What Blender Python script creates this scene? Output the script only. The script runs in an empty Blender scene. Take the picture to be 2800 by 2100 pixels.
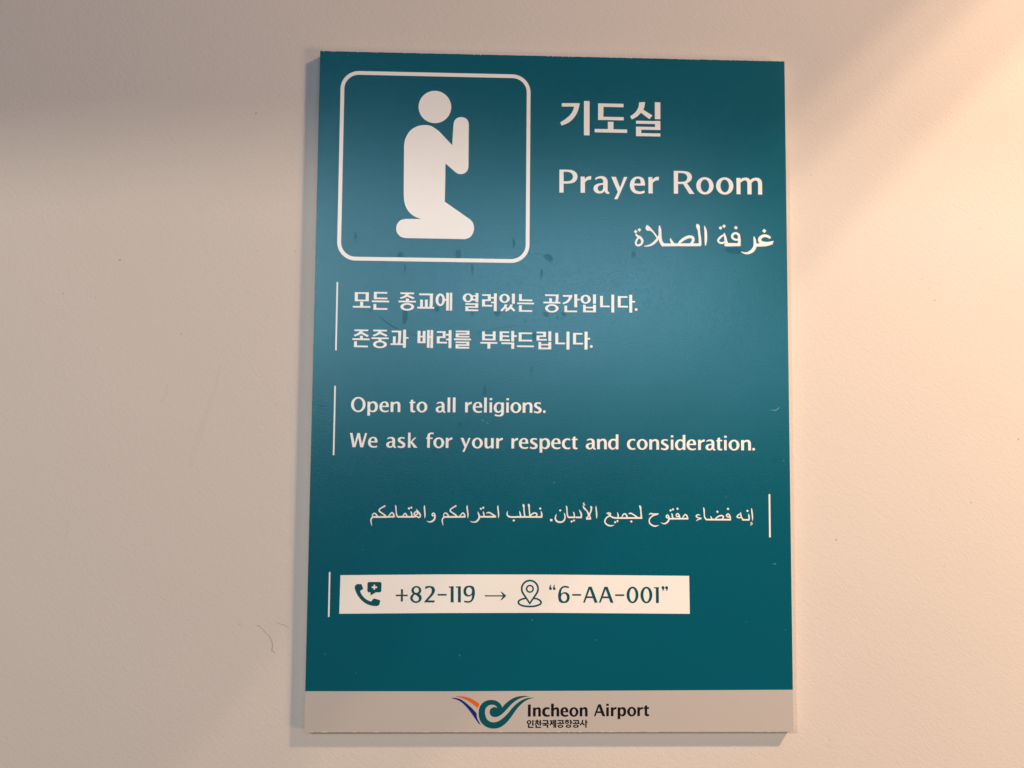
import bpy, math
from mathutils import Vector, Matrix
from mathutils.geometry import delaunay_2d_cdt

# ------------------------------------------------------------------ scene, camera, light
# Units: metres. The wall stands in the XZ plane facing -Y, the sign's printed face is at y = 0,
# its centre at z = HZ. Lettering below is written in millimetres from the centre of the sign.
S = bpy.context.scene
HZ = 1.5
T = 0.008            # thickness of the sign board

def mm(x, y, out=0.0):
    """board millimetres (x right, y up, out towards the viewer) -> world metres"""
    return Vector((x / 1000.0, -out / 1000.0, HZ + y / 1000.0))

cam = bpy.data.cameras.new('camera')
cam.sensor_width = 36.0
cam.lens = 37.396
cam.clip_start = 0.02
cam.clip_end = 50.0
cam_o = bpy.data.objects.new('camera', cam)
S.collection.objects.link(cam_o)
S.camera = cam_o
cam_o.matrix_world = Matrix(((0.999254, -0.010991, -0.037009, -0.049745), (-0.037782, -0.081330, -0.995971, -0.658213), (0.007937, 0.996627, -0.081685, 1.446537), (0, 0, 0, 1)))

world = bpy.data.worlds.new('World')
S.world = world
world.use_nodes = True
bg = world.node_tree.nodes['Background']
bg.inputs[0].default_value = (1.0, 0.92, 0.86, 1)
bg.inputs[1].default_value = 0.065
S.view_settings.view_transform = 'Standard'
S.view_settings.look = 'None'
S.view_settings.exposure = 0.1
S.view_settings.gamma = 1.0
S.view_settings.use_curve_mapping = False
S.cycles.max_bounces = 6

def aim(o, d):
    o.rotation_euler = Vector(d).to_track_quat('-Z', 'Y').to_euler()

def spot(name, pos, axis, half, power, color, blend, radius):
    """spot lamp; axis in board coordinates (x right, y up, z towards viewer)"""
    L = bpy.data.lights.new(name, 'SPOT')
    L.energy = power
    L.color = color
    L.spot_size = math.radians(half * 2)
    L.spot_blend = blend
    L.shadow_soft_size = radius
    o = bpy.data.objects.new(name, L)
    o.location = mm(*pos)
    aim(o, (axis[0], -axis[2], axis[1]))
    S.collection.objects.link(o)
    return o

def area(name, pos, target, sx, sy, power, color):
    L = bpy.data.lights.new(name, 'AREA')
    L.shape = 'RECTANGLE'
    L.size, L.size_y = sx, sy
    L.energy = power
    L.color = color
    o = bpy.data.objects.new(name, L)
    o.location = mm(*pos)
    aim(o, mm(*target) - mm(*pos))
    S.collection.objects.link(o)
    return o

# warm ceiling lamps up to the right (their beams' edges cross the wall diagonally)
spot('warm_lamp', (700, 690, 664), (-0.62, -0.55, -0.55), 85, 24.29, (1.000, 0.640, 0.384), 0.2, 0.06)
spot('warm_beam', (650, 690, 664), (0.3704, -0.8809, -0.2948), 61.86, 10.0, (1.000, 0.645, 0.378), 0.022, 0.010)
spot('warm_beam', (700, 690, 664), (0.2094, -0.8755, -0.4356), 49.98, 11.6, (1.000, 0.669, 0.408), 0.022, 0.010)
spot('warm_beam', (760, 690, 664), (0.1278, -0.8611, -0.4921), 44.20, 13.6, (1.000, 0.673, 0.418), 0.025, 0.010)
# cool light from further back in the hall, cone edge shaped to imitate a soffit's shade line
spot('hall_lamp', (-700, 300, 1400), (0.0418, -0.9990, 0.0184), 84.46, 25.90, (1.000, 0.859, 0.658), 0.006, 0.04)
# ceiling panels behind the camera, seen as a sheen in the laminate
area('ceiling_panel', (-520, 440, 1500), (-80, 60, 0), 0.80, 0.26, 1.97, (0.766, 0.808, 1.000))
area('ceiling_panel', (20, 200, 1500), (-80, 60, 0), 1.40, 0.26, 2.48, (0.594, 0.844, 1.000))
area('ceiling_panel', (180, 360, 1500), (-80, 60, 0), 0.55, 0.22, 1.67, (0.698, 0.849, 1.000))
# added soft fill without a known source, lifts the lower right wall
spot('fill_lamp', (1150, -420, 900), (-0.45, -0.05, -0.85), 60, 26.0, (1.000, 0.653, 0.400), 0.6, 0.2)


# ------------------------------------------------------------------ materials
def new_mat(name):
    m = bpy.data.materials.new(name)
    m.use_nodes = True
    nt = m.node_tree
    b = nt.nodes['Principled BSDF']
    return m, nt, b

def add(nt, kind, **kw):
    n = nt.nodes.new(kind)
    for k, v in kw.items():
        if k.startswith('_'):
            setattr(n, k[1:], v)
        else:
            n.inputs[k.replace('_', ' ')].default_value = v
    return n

def mapped(nt, scale=(1, 1, 1), rot=(0, 0, 0)):
    tc = nt.nodes.new('ShaderNodeTexCoord')
    mp = nt.nodes.new('ShaderNodeMapping')
    mp.inputs['Scale'].default_value = scale
    mp.inputs['Rotation'].default_value = rot
    nt.links.new(tc.outputs['Object'], mp.inputs[0])
    return mp

def print_mat(name, col, spec=0.75, rough=0.18, grain=0.19, tint=(1, 1, 1)):
    """matt laminated print: colour with a fine leather grain in the film"""
    m, nt, b = new_mat(name)
    b.inputs['Roughness'].default_value = rough
    b.inputs['Specular IOR Level'].default_value = spec
    b.inputs['Specular Tint'].default_value = (*tint, 1)
    mp = mapped(nt)
    var = add(nt, 'ShaderNodeTexNoise', Scale=9.0, Detail=3.0)
    nt.links.new(mp.outputs[0], var.inputs['Vector'])
    mix = nt.nodes.new('ShaderNodeMix'); mix.data_type = 'RGBA'
    mix.inputs[6].default_value = (*[c * 0.96 for c in col], 1)
    mix.inputs[7].default_value = (*[min(1, c * 1.04) for c in col], 1)
    nt.links.new(var.outputs['Fac'], mix.inputs[0])
    nt.links.new(mix.outputs[2], b.inputs['Base Color'])
    g = add(nt, 'ShaderNodeTexNoise', Scale=1300.0, Detail=1.0, Roughness=0.6)
    nt.links.new(mp.outputs[0], g.inputs['Vector'])
    sm = add(nt, 'ShaderNodeTexNoise', Scale=28.0, Detail=4.0, Roughness=0.65)
    nt.links.new(mp.outputs[0], sm.inputs['Vector'])
    rr = nt.nodes.new('ShaderNodeMapRange')
    rr.inputs['To Min'].default_value = rough - 0.02
    rr.inputs['To Max'].default_value = rough + 0.02
    nt.links.new(sm.outputs['Fac'], rr.inputs['Value'])
    nt.links.new(rr.outputs[0], b.inputs['Roughness'])
    bp = nt.nodes.new('ShaderNodeBump')
    bp.inputs['Strength'].default_value = grain
    bp.inputs['Distance'].default_value = 0.0004
    nt.links.new(g.outputs['Fac'], bp.inputs['Height'])
    nt.links.new(bp.outputs[0], b.inputs['Normal'])
    return m

def flat_mat(name, col, rough=0.5, spec=0.3):
    m, nt, b = new_mat(name)
    mp = mapped(nt)
    n = add(nt, 'ShaderNodeTexNoise', Scale=120.0, Detail=2.0)
    nt.links.new(mp.outputs[0], n.inputs['Vector'])
    mix = nt.nodes.new('ShaderNodeMix'); mix.data_type = 'RGBA'
    mix.inputs[6].default_value = (*[c * 0.95 for c in col], 1)
    mix.inputs[7].default_value = (*[min(1, c * 1.05) for c in col], 1)
    nt.links.new(n.outputs['Fac'], mix.inputs[0])
    nt.links.new(mix.outputs[2], b.inputs['Base Color'])
    b.inputs['Roughness'].default_value = rough
    b.inputs['Specular IOR Level'].default_value = spec
    return m

# painted plaster wall with roller texture
def plaster(name, c1, c2):
    m, nt, b = new_mat(name)
    b.inputs['Roughness'].default_value = 0.75
    b.inputs['Specular IOR Level'].default_value = 0.25
    mp = mapped(nt)
    mp1 = mapped(nt, rot=(0, -0.75, 0))
    mp2 = add(nt, 'ShaderNodeMapping')
    mp2.inputs['Scale'].default_value = (1.0, 1.0, 1.9)
    nt.links.new(mp1.outputs[0], mp2.inputs[0])
    big = add(nt, 'ShaderNodeTexNoise', Scale=3.5, Detail=4.0, Roughness=0.55)
    nt.links.new(mp.outputs[0], big.inputs['Vector'])
    cr = nt.nodes.new('ShaderNodeMix'); cr.data_type = 'RGBA'
    cr.inputs[6].default_value = (*c1, 1)
    cr.inputs[7].default_value = (*c2, 1)
    nt.links.new(big.outputs['Fac'], cr.inputs[0])
    nt.links.new(cr.outputs[2], b.inputs['Base Color'])
    n1 = add(nt, 'ShaderNodeTexNoise', Scale=300.0, Detail=4.0, Roughness=0.5, Distortion=1.0)
    n2 = add(nt, 'ShaderNodeTexNoise', Scale=30.0, Detail=3.0, Roughness=0.5)
    nt.links.new(mp2.outputs[0], n1.inputs['Vector'])
    nt.links.new(mp.outputs[0], n2.inputs['Vector'])
    bp2 = nt.nodes.new('ShaderNodeBump'); bp2.inputs['Strength'].default_value = 0.12; bp2.inputs['Distance'].default_value = 0.0012
    bp1 = nt.nodes.new('ShaderNodeBump'); bp1.inputs['Strength'].default_value = 0.36; bp1.inputs['Distance'].default_value = 0.0006
    nt.links.new(n2.outputs['Fac'], bp2.inputs['Height'])
    nt.links.new(bp2.outputs[0], bp1.inputs['Normal'])
    nt.links.new(n1.outputs['Fac'], bp1.inputs['Height'])
    nt.links.new(bp1.outputs[0], b.inputs['Normal'])
    return m
M_wall = plaster('painted_plaster', (0.600, 0.565, 0.552), (0.662, 0.627, 0.614))
M_scuff = plaster('rubbed_plaster', (0.588, 0.550, 0.538), (0.650, 0.612, 0.600))
M_teal = print_mat('teal_print', (0.0, 0.097, 0.155), tint=(0.58, 0.92, 1.0))
M_white = print_mat('white_print', (0.88, 0.89, 0.91))
M_footer = print_mat('footer_print', (0.50, 0.475, 0.475))
M_core = flat_mat('foam_core', (0.74, 0.72, 0.66), 0.8)
M_mark = print_mat('dried_water', (0.0, 0.090, 0.136), spec=0.44, tint=(0.58, 0.92, 1.0))
M_scratch = flat_mat('dark_scratch', (0.0, 0.05, 0.075), 0.6, 0.1)
M_pale = flat_mat('pale_scratch', (0.10, 0.28, 0.31), 0.5)
M_ink = print_mat('black_print', (0.008, 0.006, 0.008))
M_blue = print_mat('blue_print', (0.0, 0.025, 0.22))
M_orange = print_mat('orange_print', (0.72, 0.13, 0.01))
M_logo = print_mat('emblem_teal_print', (0.0, 0.085, 0.115))
M_crack = flat_mat('crack_dark', (0.42, 0.375, 0.335), 0.9, 0.1)  # darker tone of the hairline crack
M_chip = flat_mat('chipped_paint', (0.28, 0.22, 0.17), 0.9, 0.1)


# ------------------------------------------------------------------ outline tools
def catmull(p0, p1, p2, p3, n=5):
    out = []
    for i in range(1, n + 1):
        t = i / n
        t2, t3 = t * t, t * t * t
        out.append(tuple(0.5 * (2 * b + (c - a) * t + (2 * a - 5 * b + 4 * c - d) * t2 + (3 * b - a - 3 * c + d) * t3)
                         for a, b, c, d in zip(p0, p1, p2, p3)))
    return out

def smooth_closed(pts):
    """pts: (x, y, smooth). Corners break the curve; runs of smooth points are splined."""
    n = len(pts)
    out = []
    for i in range(n):
        a, b = pts[i], pts[(i + 1) % n]
        if not a[2] and not b[2]:
            out.append(b[:2])
            continue
        p0 = pts[i - 1][:2] if a[2] else a[:2]
        p3 = pts[(i + 2) % n][:2] if b[2] else b[:2]
        out += catmull(p0, a[:2], b[:2], p3)
    return out

def ellipse(cx, cy, rx, ry, n=40):
    return [(cx + rx * math.cos(2 * math.pi * i / n), cy + ry * math.sin(2 * math.pi * i / n)) for i in range(n)]

def rrect(x0, y0, x1, y1, r, n=12):
    out = []
    for cx, cy, a0 in ((x1 - r, y0 + r, -90), (x1 - r, y1 - r, 0), (x0 + r, y1 - r, 90), (x0 + r, y0 + r, 180)):
        for i in range(n + 1):
            a = math.radians(a0 + 90 * i / n)
            out.append((cx + r * math.cos(a), cy + r * math.sin(a)))
    return out

def stroke(ctrl):
    """brush stroke of changing width -> list of quads"""
    pts = [ctrl[0]]
    for i in range(len(ctrl) - 1):
        p0 = ctrl[i - 1] if i > 0 else ctrl[0]
        p3 = ctrl[i + 2] if i + 2 < len(ctrl) else ctrl[-1]
        pts += catmull(p0, ctrl[i], ctrl[i + 1], p3, 4)
    L, R = [], []
    for i, (x, y, w) in enumerate(pts):
        a, b = pts[max(0, i - 1)], pts[min(len(pts) - 1, i + 1)]
        dx, dy = b[0] - a[0], b[1] - a[1]
        k = math.hypot(dx, dy) or 1
        nx, ny = -dy / k * w / 2, dx / k * w / 2
        L.append((x + nx, y + ny))
        R.append((x - nx, y - ny))
    quads = []
    for i in range(len(pts) - 1):
        quads.append([R[i], R[i + 1], L[i + 1], L[i]])
    for i in range(1, len(pts) - 1):                 # round joints
        x, y, w = pts[i]
        quads.append(ellipse(x, y, w / 2, w / 2, 10))
    return quads

def pin(cx, cy, r1, r2, t1, t2):
    res = []
    for r, t in ((r1, t1), (r2, t2)):
        a = math.asin(min(1, r / t))
        out = []
        n = 36
        for i in range(n + 1):
            ang = -a + (math.pi + 2 * a) * i / n
            out.append((cx + r * math.cos(ang), cy + r * math.sin(ang)))
        out.append((cx, cy - t))
        res.append(out)
    return res

def parse(lines, table):
    """-> ordered list of (loop in mm, is_hole); later loops paint over earlier ones"""
    res = []
    for ln in lines:
        neg = ln[0] == '-'
        ln = ln.lstrip('-')
        k, rest = ln.split(' ', 1)
        if k == 'P':
            p = []
            for t in rest.split():
                s = t[-1] == '~'
                x, y = t.rstrip('~').split(',')
                p.append((float(x), float(y), s))
            res.append((smooth_closed(p), neg))
        elif k == 'V':
            res += [(l, neg) for l in stroke([tuple(map(float, t.split(','))) for t in rest.split()])]
        elif k == 'G':
            ch, x, y, sx, sy = rest.split(',')
            x, y, sx, sy = map(float, (x, y, sx, sy))
            res += [([(x + px * sx, y + py * sy) for px, py in l], n) for l, n in parse(table[ch], table)]
        else:
            v = list(map(float, rest.split(',')))
            if k == 'R':
                res.append(([(v[0], v[1]), (v[2], v[1]), (v[2], v[3]), (v[0], v[3])], neg))
            elif k == 'E':
                res.append((ellipse(*v), neg))
            elif k == 'D':
                r, q = v[2], v[2] * .12
                res.append(([(v[0] + r, v[1] + q), (v[0] - q, v[1] + r), (v[0] - r, v[1] - q), (v[0] + q, v[1] - r)], neg))
            elif k == 'RR':
                x0, y0, x1, y1, r, w = v
                res.append((rrect(x0, y0, x1, y1, r), False))
                res.append((rrect(x0 + w, y0 + w, x1 - w, y1 - w, r - w), True))
            elif k == 'PIN':
                a, b = pin(*v)
                res += [(a, False), (b, True)]
    return res

def area2(l):
    return sum(l[i - 1][0] * l[i][1] - l[i][0] * l[i - 1][1] for i in range(len(l)))

def clean(l):
    out = []
    for p in l:
        if not out or math.hypot(p[0] - out[-1][0], p[1] - out[-1][1]) > 0.004:
            out.append(p)
    while len(out) > 1 and math.hypot(out[0][0] - out[-1][0], out[0][1] - out[-1][1]) < 0.004:
        out.pop()
    return out

def offset(l, g):
    """fatten a counter-clockwise loop by g mm (ink spread)"""
    out = []
    for i in range(len(l)):
        a, b, c = l[i - 1], l[i], l[(i + 1) % len(l)]
        u = Vector((b[0] - a[0], b[1] - a[1])).normalized()
        v = Vector((c[0] - b[0], c[1] - b[1])).normalized()
        n1, n2 = Vector((u.y, -u.x)), Vector((v.y, -v.x))
        m = n1 + n2
        k = m.length_squared
        m = m * (2 / k) if k > 0.4 else n1
        if m.length > 2:
            m = m.normalized() * 2
        out.append((b[0] + m.x * g, b[1] + m.y * g))
    return out

def inside(l, x, y):
    c = False
    j = len(l) - 1
    for i in range(len(l)):
        yi, yj = l[i][1], l[j][1]
        if (yi > y) != (yj > y) and x < (l[j][0] - l[i][0]) * (y - yi) / (yj - yi) + l[i][0]:
            c = not c
        j = i
    return c

def sheet(name, loops, mat, parent, out=0.0, grow=0.0):
    """flat print: every loop painted in order (a hole clears), triangulated as one mesh"""
    todo = []
    for l, neg in loops:
        l = clean(l)
        if len(l) < 3 or abs(area2(l)) < 1e-5:
            continue
        if area2(l) < 0:
            l = l[::-1]
        if grow:
            l = offset(l, -grow if neg else grow)
        xs, ys = [p[0] for p in l], [p[1] for p in l]
        todo.append((l, neg, min(xs), max(xs), min(ys), max(ys)))
    verts, edges = [], []
    for l, *_ in todo:
        k = len(verts)
        verts += [Vector(p) for p in l]
        edges += [(k + i, k + (i + 1) % len(l)) for i in range(len(l))]
    V, E, F, ov, oe, of = delaunay_2d_cdt(verts, edges, [], 0, 1e-4, False)
    keep = []
    for f in F:
        x = sum(V[i][0] for i in f) / len(f)
        y = sum(V[i][1] for i in f) / len(f)
        for l, neg, x0, x1, y0, y1 in reversed(todo):
            if x0 < x < x1 and y0 < y < y1 and inside(l, x, y):
                if not neg:
                    keep.append(f)
                break
    used = sorted({i for f in keep for i in f})
    ix = {j: i for i, j in enumerate(used)}
    me = bpy.data.meshes.new(name)
    pv = []
    for j in used:
        pv.append(mm(V[j][0], V[j][1], out) - mm(0, 0, 0))
    fs = []
    for f in keep:
        a, b, c = (V[f[0]], V[f[1]], V[f[2]])
        s = (b[0] - a[0]) * (c[1] - a[1]) - (b[1] - a[1]) * (c[0] - a[0])
        ff = [ix[i] for i in f]
        fs.append(ff if s > 0 else ff[::-1])
    me.from_pydata(pv, [], fs)
    me.materials.append(mat)
    o = bpy.data.objects.new(name, me)
    S.collection.objects.link(o)
    if parent is not None:
        o.parent = parent
        o.matrix_parent_inverse = Matrix.Identity(4)
        o.location = mm(0, 0, 0) - root_world[parent.name] if parent.name in root_world else (0, 0, 0)
    else:
        o.location = mm(0, 0, 0)
    if o.name not in root_world:
        root_world[o.name] = mm(0, 0, 0)
    return o

root_world = {}

def box_mesh(name, x0, x1, y0, y1, z0, z1, mat):
    me = bpy.data.meshes.new(name)
    v = [(x, y, z) for x in (x0, x1) for y in (y0, y1) for z in (z0, z1)]
    me.from_pydata(v, [], [(0, 1, 3, 2), (4, 6, 7, 5), (0, 4, 5, 1), (2, 3, 7, 6), (0, 2, 6, 4), (1, 5, 7, 3)])
    me.materials.append(mat)
    o = bpy.data.objects.new(name, me)
    S.collection.objects.link(o)
    return o

GLYPHS = {
  'o': [
    'E 82,77,82,82',
    '-E 82,77,40,60',
  ],
  'e': [
    'P 143,74 142,100~ 130,138~ 105,155~ 78,159~ 40,150~ 10,118~ 0,77~ 10,34~ 40,4~ 85,-5~ 115,-2~ 139,6 139,28 112,20~ 88,18~ 55,30~ 43,52~ 41,74',
    '-P 43,93 50,122~ 62,136~ 77,140~ 92,134~ 100,118~ 101,93',
  ],
  'a': [
    'P 15,121 18,143 45,155~ 82,160~ 112,150~ 128,130~ 133,105~ 133,30~ 139,14~ 152,4 145,-6 130,-7~ 113,2~ 103,20 90,4~ 60,-5~ 25,2~ 4,22~ 0,42~ 8,68~ 35,86~ 66,92~ 91,96 91,108~ 88,125~ 75,136~ 58,138~ 35,132~',
    '-P 91,78 65,74~ 46,62~ 40,44~ 46,24~ 62,17~ 80,24~ 91,42',
  ],
  'n': [
    'P 0,0 0,154 40,154 40,138 62,152~ 92,159~ 122,152~ 140,132~ 147,100~ 147,0 106,0 106,95~ 100,122~ 85,132~ 65,126~ 42,106 42,0',
  ],
  'm': [
    'P 0,0 0,154 38,154 38,140 60,154~ 88,159~ 112,154~ 132,136 155,153~ 184,159~ 215,154~ 235,134~ 242,105~ 242,0 204,0 204,98~ 199,122~ 184,132~ 162,126~ 142,108 142,0 103,0 103,98~ 98,122~ 84,132~ 62,126~ 38,108 38,0',
  ],
  'r': [
    'P 0,0 0,154 38,154 38,130 58,148~ 80,158~ 100,158 98,126 80,124~ 58,116~ 41,98 41,0',
  ],
  'p': [
    'P 0,-59 0,154 38,154 38,138 58,152~ 90,160~ 125,150~ 150,120~ 158,82~ 150,38~ 125,6~ 90,-5~ 60,0~ 41,12 41,-59',
    '-P 41,108 58,128~ 80,134~ 104,118~ 115,85~ 110,48~ 95,24~ 75,17~ 55,24~ 41,42',
  ],
  'd': [
    'P 157,0 157,226 117,226 117,152 100,157~ 78,159~ 38,148~ 10,115~ 0,76~ 10,30~ 38,2~ 66,-5~ 95,2~ 118,20 118,0',
    '-P 117,118 100,130~ 80,134~ 55,120~ 42,78~ 50,38~ 68,20~ 85,18~ 103,28~ 117,46',
  ],
  'g': [
    'P 111,152 153,152 153,10~ 148,-25~ 130,-48~ 95,-58~ 55,-57~ 15,-48 18,-24 50,-33~ 80,-37~ 102,-28~ 112,-8~ 113,18 90,2~ 62,-4~ 25,8~ 5,40~ 0,76~ 10,115~ 38,148~ 75,158~ 95,154~ 111,145',
    '-P 112,118 95,132~ 76,135~ 52,118~ 41,80~ 48,38~ 66,22~ 84,24~ 103,38~ 112,52',
  ],
  'y': [
    'P 0,154 44,154 84,52 120,154 152,154 60,-57 28,-57 62,12',
  ],
  's': [
    'P 106,152 103,129 85,136~ 62,138~ 44,130~ 42,116~ 52,104~ 85,86~ 110,66~ 118,42~ 108,12~ 80,-4~ 45,-6~ 2,4 4,30 35,20~ 58,18~ 74,26~ 76,40~ 65,54~ 30,74~ 8,94~ 3,116~ 12,142~ 40,157~ 75,158~',
  ],
  't': [
    'P 0,134 0,146 18,155 24,184 58,188 58,156 90,156 90,134 58,134 58,45~ 62,25~ 75,19~ 90,20 90,0 75,-4~ 50,-4~ 28,6~ 18,30~ 17,134',
  ],
  'i': [
    'P 0,0 0,154 38,154 38,0',
    'P 1,187 1,218 39,218 39,187',
  ],
  'l': [
    'P 0,0 0,225 40,225 40,0',
  ],
  'c': [
    'P 125,153 122,125 100,134~ 82,136~ 56,118~ 42,78~ 54,38~ 84,18~ 105,20~ 124,28 126,3 105,-4~ 78,-5~ 38,4~ 8,36~ 0,76~ 10,120~ 42,150~ 82,159~ 105,158~',
  ],
  'u': [
    'P 138,154 138,0 98,0 98,22 75,4~ 48,-4~ 18,4~ 3,28~ 0,60~ 0,154 40,154 40,58~ 44,34~ 58,22~ 78,30~ 97,50 97,154',
  ],
  'k': [
    'P 0,0 0,227 38,227 38,90 96,154 126,154 64,92 144,0 92,0 38,74 38,0',
  ],
  'f': [
    'P 17,0 17,135 0,135 0,155 17,155 17,165~ 22,198~ 42,222~ 75,231~ 115,226 110,204 90,209~ 68,206~ 58,190~ 57,155 97,155 97,135 57,135 57,0',
  ],
  'W': [
    'P 0,215 38,215 74,55 113,215 150,215 184,55 231,215 260,215 204,0 161,0 126,148 89,0 44,0',
  ],
  'O': [
    'E 110,110,110,115',
    '-E 110,110,67,92',
  ],
  'P': [
    'P 0,0 0,218 75,218~ 125,212~ 160,188~ 171,155~ 160,118~ 128,94~ 80,86~ 40,86 40,0',
    '-P 40,108 75,108~ 110,118~ 128,152~ 112,186~ 78,197~ 40,197',
  ],
  'R': [
    'P 0,0 0,215 75,215~ 130,210~ 162,188~ 172,158~ 160,125~ 125,100 195,0 146,0 88,92 40,92 40,0',
    '-P 40,113 75,113~ 112,122~ 128,155~ 112,186~ 78,195~ 40,195',
  ],
  '.': [
    'E 20,18,20,20',
  ],
}

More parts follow.
